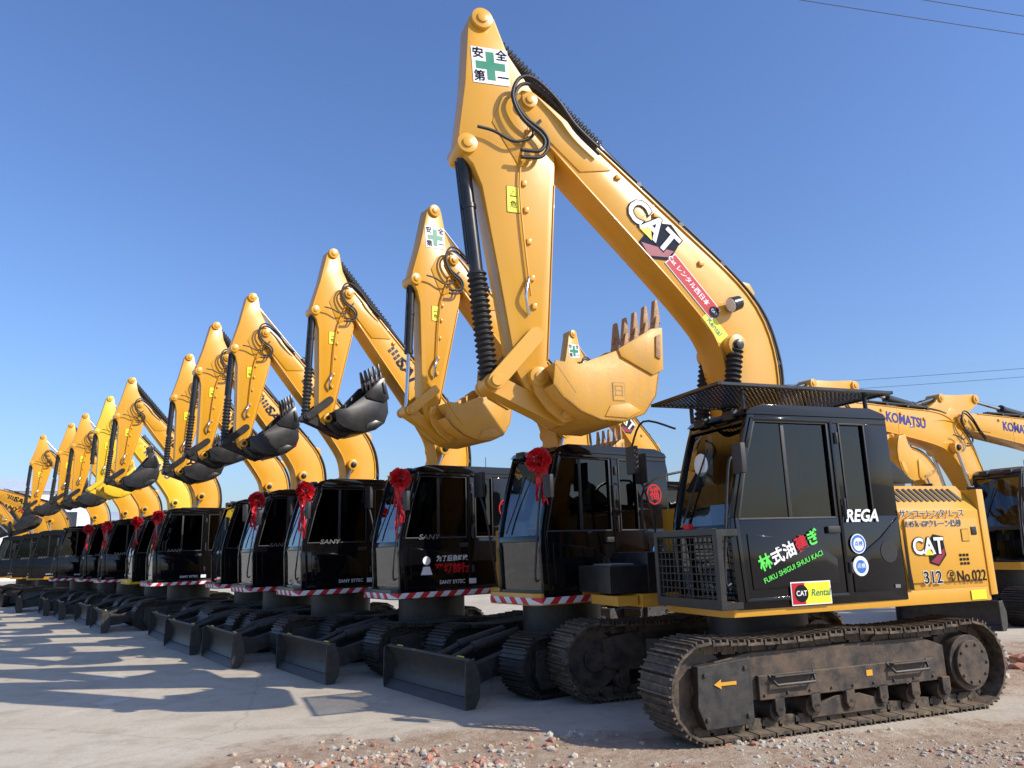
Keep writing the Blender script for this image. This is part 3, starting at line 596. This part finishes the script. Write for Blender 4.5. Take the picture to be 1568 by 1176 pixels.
        k2=c['_TK']((-.85,-.35)); b.poly(rect(.13,.18),Vector((k2[0],c['_bwk']+.004,k2[1])),X,Z,RUST); b.poly(rect(.115,.165),Vector((k2[0],c['_bwk']+.006,k2[1])),X,Z,c['paint']); b.text('日',Vector((k2[0],c['_bwk']+.008,k2[1])),X,Z,.13,RUST,.0)
    elif k=='S':
        b.text('SANY',Vector((.62,Y,z0+.82)),X,Z,.10,GRY,.008,.2,1.3)
        b.poly(circ(.15,24),Vector((-.72,yo+e,z0+1.22)),X,Z,RD); b.poly(circ(.13,24),Vector((-.72,yo+e+.002,z0+1.22)),X,Z,BK); b.text('福',Vector((-.72,yo+e+.004,z0+1.22)),X,Z,.2,RD,.02)
        if c.get('rich'):
            b.poly(circ(.06,16),Vector((.66,Y,z0+.50)),X,Z,WH); b.poly([(-.09,-.09),(.09,-.09),(.05,.02),(-.05,.02)],Vector((.66,Y,z0+.40)),X,Z,WH)
            b.text('为了后浪继续',Vector((.25,Y,z0+.52)),X,Z,.085,WH,.02); b.text('平切前行',Vector((.25,Y,z0+.38)),X,Z,.14,RD,.04)
        b.text('SANY SY75C',Vector((.25,Y,z0+.2)),X,Z,.075,WH,.01); b.poly(rect(.12,.07),Vector((-.08,Y,z0+.2)),X,Z,WH)
        b.poly([(-.17,-.1),(.17,-.1),(.17,.1),(-.17,.06)],Vector((-.66,yo+e,z0+.38)),X,Z,WH); b.poly([(-.165,-.09),(.165,-.09),(.165,.09),(-.165,.05)],Vector((-.66,yo+e+.002,z0+.38)),X,Z,RD); b.text('S175C',Vector((-.66,yo+e+.004,z0+.38)),X,Z,.11,WH,.02)
    else:
        b.poly(circ(.13,24),Vector((-.75,yo+.004,z0+1.25)),X,Z,RD); b.poly(circ(.11,24),Vector((-.75,yo+.006,z0+1.25)),X,Z,BK); b.text('福',Vector((-.75,yo+.008,z0+1.25)),X,Z,.17,RD,.02)
        b.poly(circ(.09,24),Vector((-.75,yo+e,z0+.55)),X,Z,BLU); b.text('点検',Vector((-.75,yo+e+.003,z0+.55)),X,Z,.06,WH,.01)
    return b.mesh('decals',-1)
def build(c):
    parts=[]
    parts.append(('left_track',track(c['gauge']/2,c['shoe'],c['txf'],c['txr'],c['th'],c['pitch'],c['trm'])))
    parts.append(('right_track',track(-c['gauge']/2,c['shoe'],c['txf'],c['txr'],c['th'],c['pitch'],c['trm'])))
    parts.append(('undercarriage_frame',undercarriage(c)))
    if c.get('bx'): parts.append(('dozer_blade',blade(c)))
    parts.append(('house',house(c))); parts+=cab(c); parts+=linkage(c)
    if c['big']: parts.append(('cab_guard',guard(c)))
    parts.append(('decals',decals(c)))
    return parts
def place(name,parts,x,y,az,flow=None,upper=0,c=None):
    e=bpy.data.objects.new(name,None); COL.objects.link(e); e.empty_display_size=.5
    a=math.radians(az); e.location=(x,y,0); e.rotation_euler=(0,0,math.atan2(-math.cos(a),-math.sin(a)))
    for n,me in parts:
        o=bpy.data.objects.new(n,me); COL.objects.link(o); o.parent=e
        if upper and n not in('left_track','right_track','undercarriage_frame','dozer_blade'): o.rotation_euler=(0,0,math.radians(upper))
    if flow:
        o=bpy.data.objects.new('ribbon_flower',flower((c['cx1']-.04,c['cyo']-.08,c['zt']-.2),.14,flow)); COL.objects.link(o); o.parent=e
        if upper: o.rotation_euler=(0,0,math.radians(upper))
    return e
big=dict(kind='A',big=True,gauge=2.0,shoe=.5,th=.82,txf=1.45,txr=-1.5,pitch=.172,nroll=7,frm=FRM,trm=TR,W=1.22,z0=.97,zt=2.83,zh=2.1,xr=-2.14,tr=.26,cx1=1.1,cx0=-.8,cyo=1.22,cyi=.30,slope=.33,
  wins=[(None,-.05),(-.2,-.5)],cabm=BK,paint=YC,foot=(.15,1.5),sb=.970,sa=.970,sk=.80,ba=64.0,aa=-88.3,ka=-9,bucketm=YB,toothm=RUST,bwk=.96,bel=(True,True,True),safe=True)
small=dict(kind='S',big=False,gauge=1.72,shoe=.45,th=.68,txf=1.08,txr=-1.08,pitch=.135,nroll=5,frm=BD,trm=TRD,W=1.06,z0=.97,zt=2.80,zh=1.95,xr=-1.55,cx1=1.05,cx0=-1.0,cyo=1.045,cyi=.16,
  wins=[(None,.0),(-.16,-.45)],cabm=BK,paint=YS,foot=(.1,1.4),sb=.80,sa=.64,sk=.60,ba=70.5,aa=-80,ka=-26,bucketm=BM,toothm=BM,linkm=BM,bwk=.75,bel=(True,True,False),bx=1.95,bw=1.9,stripe=True,deckm=BM)
P1=build(big)
c2=dict(small,kind='A',paint=YC,bucketm=YB,toothm=RUST,linkm=YC,bel=(False,False,False),safe=True,deckm=None,sk=.66,sb=.765,sa=.655,ba=68.0,aa=-80,ka=-12,bwk=.80); P2=build(c2)
c3=dict(small,rich=True,ba=71.2); P3=build(c3)
c4=dict(small,bel=(True,False,False),sb=.785); P4=build(c4)
c5=dict(small,ba=71.5,aa=-79,ka=-32,bel=(True,True,False),sb=.79); P5=build(c5)
c6=dict(small,kind='K',paint=YK,bucketm=YK,toothm=YK,linkm=YK,stripe=False,deckm=None,bel=(False,False,False)); P6=build(c6)
c7=dict(small,kind='K',paint=YC,bucketm=YC,linkm=YC,toothm=RUST,ba=26,aa=-8,ka=60,stripe=False,deckm=None,bel=(False,False,False),sb=.92,sa=.72,cabm=BM,foot=(.1,1.6)); P7=build(c7)
c8=dict(small,kind='S',ba=43,aa=-130,ka=-50,stripe=False,deckm=None,bel=(False,False,False),sb=.86,sa=.7,bucketm=BM); P8=build(c8)
place('excavator',P1,2.46,8.32,69)
AZ=55
place('excavator',P2,.55,10.30,AZ,11,0,c2)
place('excavator',P3,-1.32,12.13,AZ,12,0,c3)
place('excavator',P4,-3.07,13.77,AZ+1,13,0,c4)
place('excavator',P5,-4.48,15.56,AZ-1,14,0,c5)
place('excavator',P4,-5.8,17.7,AZ+1,None,0,c4)
place('excavator',P5,-8.3,20.0,AZ,15,0,c5)
place('excavator',P6,-10.0,22.4,AZ-2,16,0,c6)
place('excavator',P4,-11.8,24.4,AZ+1,17,0,c4)
place('excavator',P5,-13.4,26.3,AZ,18,0,c5)
place('excavator',P4,-15.4,28.2,AZ+2,None,0,c4)
# background machines
place('excavator',P7,9.4,15.4,60)
place('excavator',P7,12.6,17.0,62)
place('excavator',P7,12.0,21.5,60)
place('excavator',P2,2.75,16.3,55)
place('excavator',P8,-17.6,31.0,80)
place('excavator',P8,-19.9,33.6,80)
place('excavator',P8,-22.4,36.2,80)
# ------------------------------------------------------------ ground
def ground_mat():
    m=bpy.data.materials.new('dusty_concrete'); m.use_nodes=True; nt=m.node_tree; N=nt.nodes; L=nt.links; b=N['Principled BSDF']; b.inputs['Roughness'].default_value=.92; b.inputs['Specular IOR Level'].default_value=.2
    tc=N.new('ShaderNodeTexCoord')
    def noise(s,d=8,r=.6,vec=None):
        n=N.new('ShaderNodeTexNoise'); n.inputs['Scale'].default_value=s; n.inputs['Detail'].default_value=d; n.inputs['Roughness'].default_value=r; L.new(vec or tc.outputs['Object'],n.inputs['Vector']); return n
    def ramp(src,a,c):
        r=N.new('ShaderNodeValToRGB'); r.color_ramp.elements[0].position=a; r.color_ramp.elements[1].position=c; L.new(src,r.inputs[0]); return r
    def mix(f,a,c):
        x=N.new('ShaderNodeMixRGB'); 
        if isinstance(f,float): x.inputs[0].default_value=f
        else: L.new(f,x.inputs[0])
        for i,q in((1,a),(2,c)):
            if isinstance(q,tuple): x.inputs[i].default_value=(*q,1)
            else: L.new(q,x.inputs[i])
        return x.outputs[0]
    a=noise(.35,10,.65); c1=mix(ramp(a.outputs['Fac'],.35,.68).outputs[0],(.52,.435,.32),(.61,.53,.41))
    b2=noise(2.2,10,.7); c1=mix(ramp(b2.outputs['Fac'],.48,.70).outputs[0],c1,(.43,.355,.26))
    b3=noise(.9,6,.6); c1=mix(ramp(b3.outputs['Fac'],.62,.68).outputs[0],c1,(.64,.57,.47))
    b4=noise(45,6,.7); rr=ramp(b4.outputs['Fac'],.25,.6); c1=mix(rr.outputs[0],mix(.28,c1,(.2,.17,.13)),c1)
    nv=noise(1.5,5,.6); vm=N.new('ShaderNodeMixRGB'); vm.inputs[0].default_value=.2; L.new(tc.outputs['Object'],vm.inputs[1]); L.new(nv.outputs['Color'],vm.inputs[2])
    vo=N.new('ShaderNodeTexVoronoi'); vo.feature='DISTANCE_TO_EDGE'; vo.inputs['Scale'].default_value=.25; L.new(vm.outputs[0],vo.inputs['Vector'])
    rc=N.new('ShaderNodeValToRGB'); rc.color_ramp.elements[0].position=.0; rc.color_ramp.elements[1].position=.004; L.new(vo.outputs['Distance'],rc.inputs[0])
    c1=mix(rc.outputs[0],mix(.25,c1,(.15,.12,.09)),c1)
    geo=N.new('ShaderNodeSeparateXYZ'); L.new(tc.outputs['Object'],geo.inputs[0])
    nz=noise(1.1,9,.7)
    def ell(cx,cy,rx,ry):
        outp=[]
        for s_,cc,rr_ in(('X',cx,rx),('Y',cy,ry)):
            q=N.new('ShaderNodeMath'); q.operation='SUBTRACT'; L.new(geo.outputs[s_],q.inputs[0]); q.inputs[1].default_value=cc
            q2=N.new('ShaderNodeMath'); q2.operation='DIVIDE'; L.new(q.outputs[0],q2.inputs[0]); q2.inputs[1].default_value=rr_
            q3=N.new('ShaderNodeMath'); q3.operation='MULTIPLY'; L.new(q2.outputs[0],q3.inputs[0]); L.new(q2.outputs[0],q3.inputs[1]); outp.append(q3)
        s=N.new('ShaderNodeMath'); s.operation='ADD'; L.new(outp[0].outputs[0],s.inputs[0]); L.new(outp[1].outputs[0],s.inputs[1])
        n2=N.new('ShaderNodeMath'); n2.operation='MULTIPLY_ADD'; L.new(nz.outputs['Fac'],n2.inputs[0]); n2.inputs[1].default_value=3.0; n2.inputs[2].default_value=-1.5
        t=N.new('ShaderNodeMath'); t.operation='ADD'; L.new(s.outputs[0],t.inputs[0]); L.new(n2.outputs[0],t.inputs[1])
        r=N.new('ShaderNodeMapRange'); L.new(t.outputs[0],r.inputs[0]); r.inputs[1].default_value=1.15; r.inputs[2].default_value=.75; r.inputs[3].default_value=0; r.inputs[4].default_value=1; return r.outputs[0]
    m1=ell(-.6,6.2,2.4,1.3); m2=ell(4.2,5.6,3.0,1.7); m3=ell(8.5,9.5,4.0,3.0)
    mm=N.new('ShaderNodeMath'); mm.operation='MAXIMUM'; L.new(m1,mm.inputs[0]); L.new(m2,mm.inputs[1])
    m4=N.new('ShaderNodeMath'); m4.operation='MAXIMUM'; L.new(mm.outputs[0],m4.inputs[0]); L.new(m3,m4.inputs[1])
    ns=noise(5,10,.75); soil=mix(ramp(ns.outputs['Fac'],.38,.64).outputs[0],(.36,.235,.15),(.52,.41,.30))
    c1=mix(m4.outputs[0],c1,soil)
    L.new(c1,b.inputs['Base Color'])
    bn=noise(14,12,.72); bb=noise(1.2,4,.5)
    ad=N.new('ShaderNodeMath'); ad.operation='MULTIPLY_ADD'; L.new(bb.outputs['Fac'],ad.inputs[0]); ad.inputs[1].default_value=2.0; L.new(bn.outputs['Fac'],ad.inputs[2])
    st=N.new('ShaderNodeMapRange'); L.new(m4.outputs[0],st.inputs[0]); st.inputs[3].default_value=.30; st.inputs[4].default_value=1.0
    bp=N.new('ShaderNodeBump'); bp.inputs['Distance'].default_value=.035; L.new(st.outputs[0],bp.inputs['Strength']); L.new(ad.outputs[0],bp.inputs['Height']); L.new(bp.outputs[0],b.inputs['Normal'])
    return m
g=MB(); g.add([(-1500,-1500,0),(1500,-1500,0),(1500,1500,0),(-1500,1500,0)],[(0,1,2,3)],ground_mat())
o=bpy.data.objects.new('ground',g.mesh('ground',-1)); COL.objects.link(o)
ST1=mat('stone_grey',(.46,.41,.34),.9,var=.3,bump=.4); ST2=mat('brick_fragment',(.42,.19,.12),.9,var=.3,bump=.4); ST3=mat('stone_tan',(.46,.36,.25),.9,var=.3,bump=.4)
def stones(name,n,cx,cy,rx,ry,s0,s1,pb=.25,heap=0):
    b=MB(); rnd=random.Random(n)
    ico=bmesh.new(); bmesh.ops.create_icosphere(ico,subdivisions=1,radius=1); V=[v.co.copy() for v in ico.verts]; F=[tuple(v.index for v in f.verts) for f in ico.faces]; ico.free()
    cl=[(rnd.gauss(0,.5),rnd.gauss(0,.5)) for _ in range(14)]
    for i in range(n):
        if i%2 and not heap:
            q=cl[rnd.randrange(14)]; x=cx+rx*(q[0]+rnd.gauss(0,.09)); y=cy+ry*(q[1]+rnd.gauss(0,.12)); r=.5
        else:
            a=rnd.random()*6.283; r=min(abs(rnd.gauss(0,.5)),1.3); x=cx+rx*r*math.cos(a); y=cy+ry*r*math.sin(a)
        s=s0*(s1/s0)**(rnd.random()**2.4)
        sc=Vector((rnd.uniform(.7,1.3),rnd.uniform(.6,1.2),rnd.uniform(.4,.8)))*s; R=Matrix.Rotation(rnd.random()*6.28,3,'Z')
        m=ST2 if rnd.random()<pb else (ST1 if rnd.random()<.5 else ST3)
        z=heap*max(0,1-r)*rnd.random()
        vs=[Vector((x,y,z+s*.15))+R@Vector([v[k]*sc[k]*rnd.uniform(.7,1.1) for k in range(3)]) for v in V]
        b.add(vs,F,m)
    ob=bpy.data.objects.new(name,b.mesh(name,-1)); COL.objects.link(ob); return ob
stones('rubble',2300,-.6,6.2,2.3,.9,.004,.05,.28)
stones('gravel',2200,3.8,6.0,3.4,1.1,.004,.035,.12)
stones('brick_rubble_heap',1000,6.9,9.6,1.1,1.2,.02,.12,.45,.40)
def treeline():
    b=MB(); m=mat('haze_tinted_foliage',(.19,.20,.19),.95,var=.3,vscale=.2); rnd=random.Random(3)  # greyed foliage colour has the distance haze mixed into it
    for i in range(420):
        a=math.radians(-58+116*i/420+rnd.uniform(-.2,.2)); D=rnd.uniform(170,240); h=rnd.uniform(4.5,9); c=Vector((math.sin(a)*D,math.cos(a)*D,0))
        b.cyl(c,c+Vector((0,0,h*.6)),.15,m,4,.05)
        for k in range(28):
            p=c+Vector((rnd.gauss(0,2.0),rnd.gauss(0,2.0),h*(.35+.6*rnd.random()))); w=rnd.uniform(.3,.8)
            q=Quaternion((rnd.gauss(0,1),rnd.gauss(0,1),rnd.gauss(0,1),rnd.gauss(0,1))).normalized()
            b.add([p+q@Vector(v)*w for v in((-1,-.5,0),(1,-.7,.2),(.6,.8,0),(-.7,.6,.2))],[(0,1,2,3)],m)
    ob=bpy.data.objects.new('distant_trees',b.mesh('distant_trees',-1)); COL.objects.link(ob)
treeline()
def warehouse(x,y,w,d,h,rot):
    e=bpy.data.objects.new('warehouse',None); COL.objects.link(e); e.location=(x,y,0); e.rotation_euler=(0,0,rot)
    W_=mat('white_cladding',(.72,.74,.76),.6,var=.06,vscale=.5); Bl=mat('blue_roof',(.45,.5,.56),.5); Dk=mat('window_dark',(.03,.04,.05),.2)
    b=MB(); b.bb(-w/2,w/2,-d/2,d/2,0,h,W_)
    for i in range(int(w/1.2)): b.bb(-w/2+i*1.2,-w/2+i*1.2+.05,-d/2-.03,-d/2,0,h,W_)
    r=MB(); r.prism([(-d/2-.4,h),(0,h+1.4),(d/2+.4,h),(d/2+.4,h-.12),(-d/2-.4,h-.12)],-w/2-.3,w/2+.3,Bl,'yz')
    q=MB()
    for i in range(int(w/4)): q.bb(-w/2+1+i*4,-w/2+2.6+i*4,-d/2-.06,-d/2-.031,h*.45,h*.75,Dk)
    q.bb(-1.8,1.8,-d/2-.07,-d/2-.031,0,h*.4,Bl)
    for n,k in(('walls',b),('roof',r),('windows',q)):
        o=bpy.data.objects.new(n,k.mesh(n,0)); COL.objects.link(o); o.parent=e
warehouse(-47.5,80,9,8,8.6,.5); warehouse(42,95,24,12,5.5,-.3); warehouse(-66,128,30,12,8.0,.4)
def pole(x,y,h,hs):
    b=MB(); cm=mat('pole_concrete',(.4,.39,.37),.9); b.cyl((x,y,0),(x,y,h),.18,cm,12,.1)
    for z in hs: b.box((x,y,z),(.1,1.8,.1),GRY); 
    o=bpy.data.objects.new('utility_pole',b.mesh('utility_pole',0)); COL.objects.link(o)
def wire(p,q,sag):
    b=MB(); p=Vector(p);q=Vector(q); pts=[]
    for i in range(41):
        t=i/40; v=p.lerp(q,t); v.z-=sag*4*t*(1-t); pts.append(v)
    b.tube(pts,.011,RB,5,False); o=bpy.data.objects.new('power_line',b.mesh('power_line',-1)); COL.objects.link(o)
pole(-28,9.4,17.0,(16.6,)); pole(42,27,17.0,(16.6,))
wire((-28,8.6,16.55),(42,26.2,16.5),.5); wire((-28,9.6,16.75),(42,27.2,16.8),.5)
pole(12,44,10.6,(10.3,)); pole(60,36,12.1,(11.6,))
wire((12,43.2,10.2),(60,35.4,11.6),.4); wire((12,44.8,10.0),(60,36.8,11.4),.4)
# ------------------------------------------------------------ light
el=math.radians(35); S=Vector((.92,-.39,0)).normalized()*math.cos(el)+Vector((0,0,math.sin(el)))
w=bpy.data.worlds.new('World'); scene.world=w; w.use_nodes=True; nt=w.node_tree; bg=nt.nodes['Background']; sk=nt.nodes.new('ShaderNodeTexSky'); sk.sky_type='NISHITA'; sk.sun_disc=False
sk.sun_elevation=el; sk.sun_rotation=math.atan2(S.x,S.y); sk.air_density=1.3; sk.dust_density=1.2; sk.ozone_density=3.2; sk.altitude=0
mu=nt.nodes.new('ShaderNodeMixRGB'); mu.blend_type='MULTIPLY'; mu.inputs[0].default_value=1; mu.inputs[2].default_value=(.84,.99,1.36,1)
nt.links.new(sk.outputs[0],mu.inputs[1]); nt.links.new(mu.outputs[0],bg.inputs[0]); bg.inputs[1].default_value=.135
sl=bpy.data.lights.new('sun','SUN'); sl.energy=5.0; sl.angle=math.radians(.5); sl.color=(1,.95,.86); so=bpy.data.objects.new('sun',sl); COL.objects.link(so); so.rotation_euler=S.to_track_quat('Z','Y').to_euler(); so.location=(20,-10,30)
# ------------------------------------------------------------ camera
cam=bpy.data.cameras.new('camera'); co=bpy.data.objects.new('camera',cam); COL.objects.link(co); scene.camera=co
cam.sensor_width=36; cam.lens=36*1178/1568; cam.clip_end=5000; cam.clip_start=.05
pitch=math.radians(12.07)
co.matrix_world=Matrix.Translation((0,0,1.6))@Matrix.Rotation(math.pi/2+pitch,4,'X')@Matrix.Rotation(math.radians(-1.72),4,'Z')
scene.view_settings.view_transform='Standard'; scene.view_settings.look='None'; scene.view_settings.exposure=0
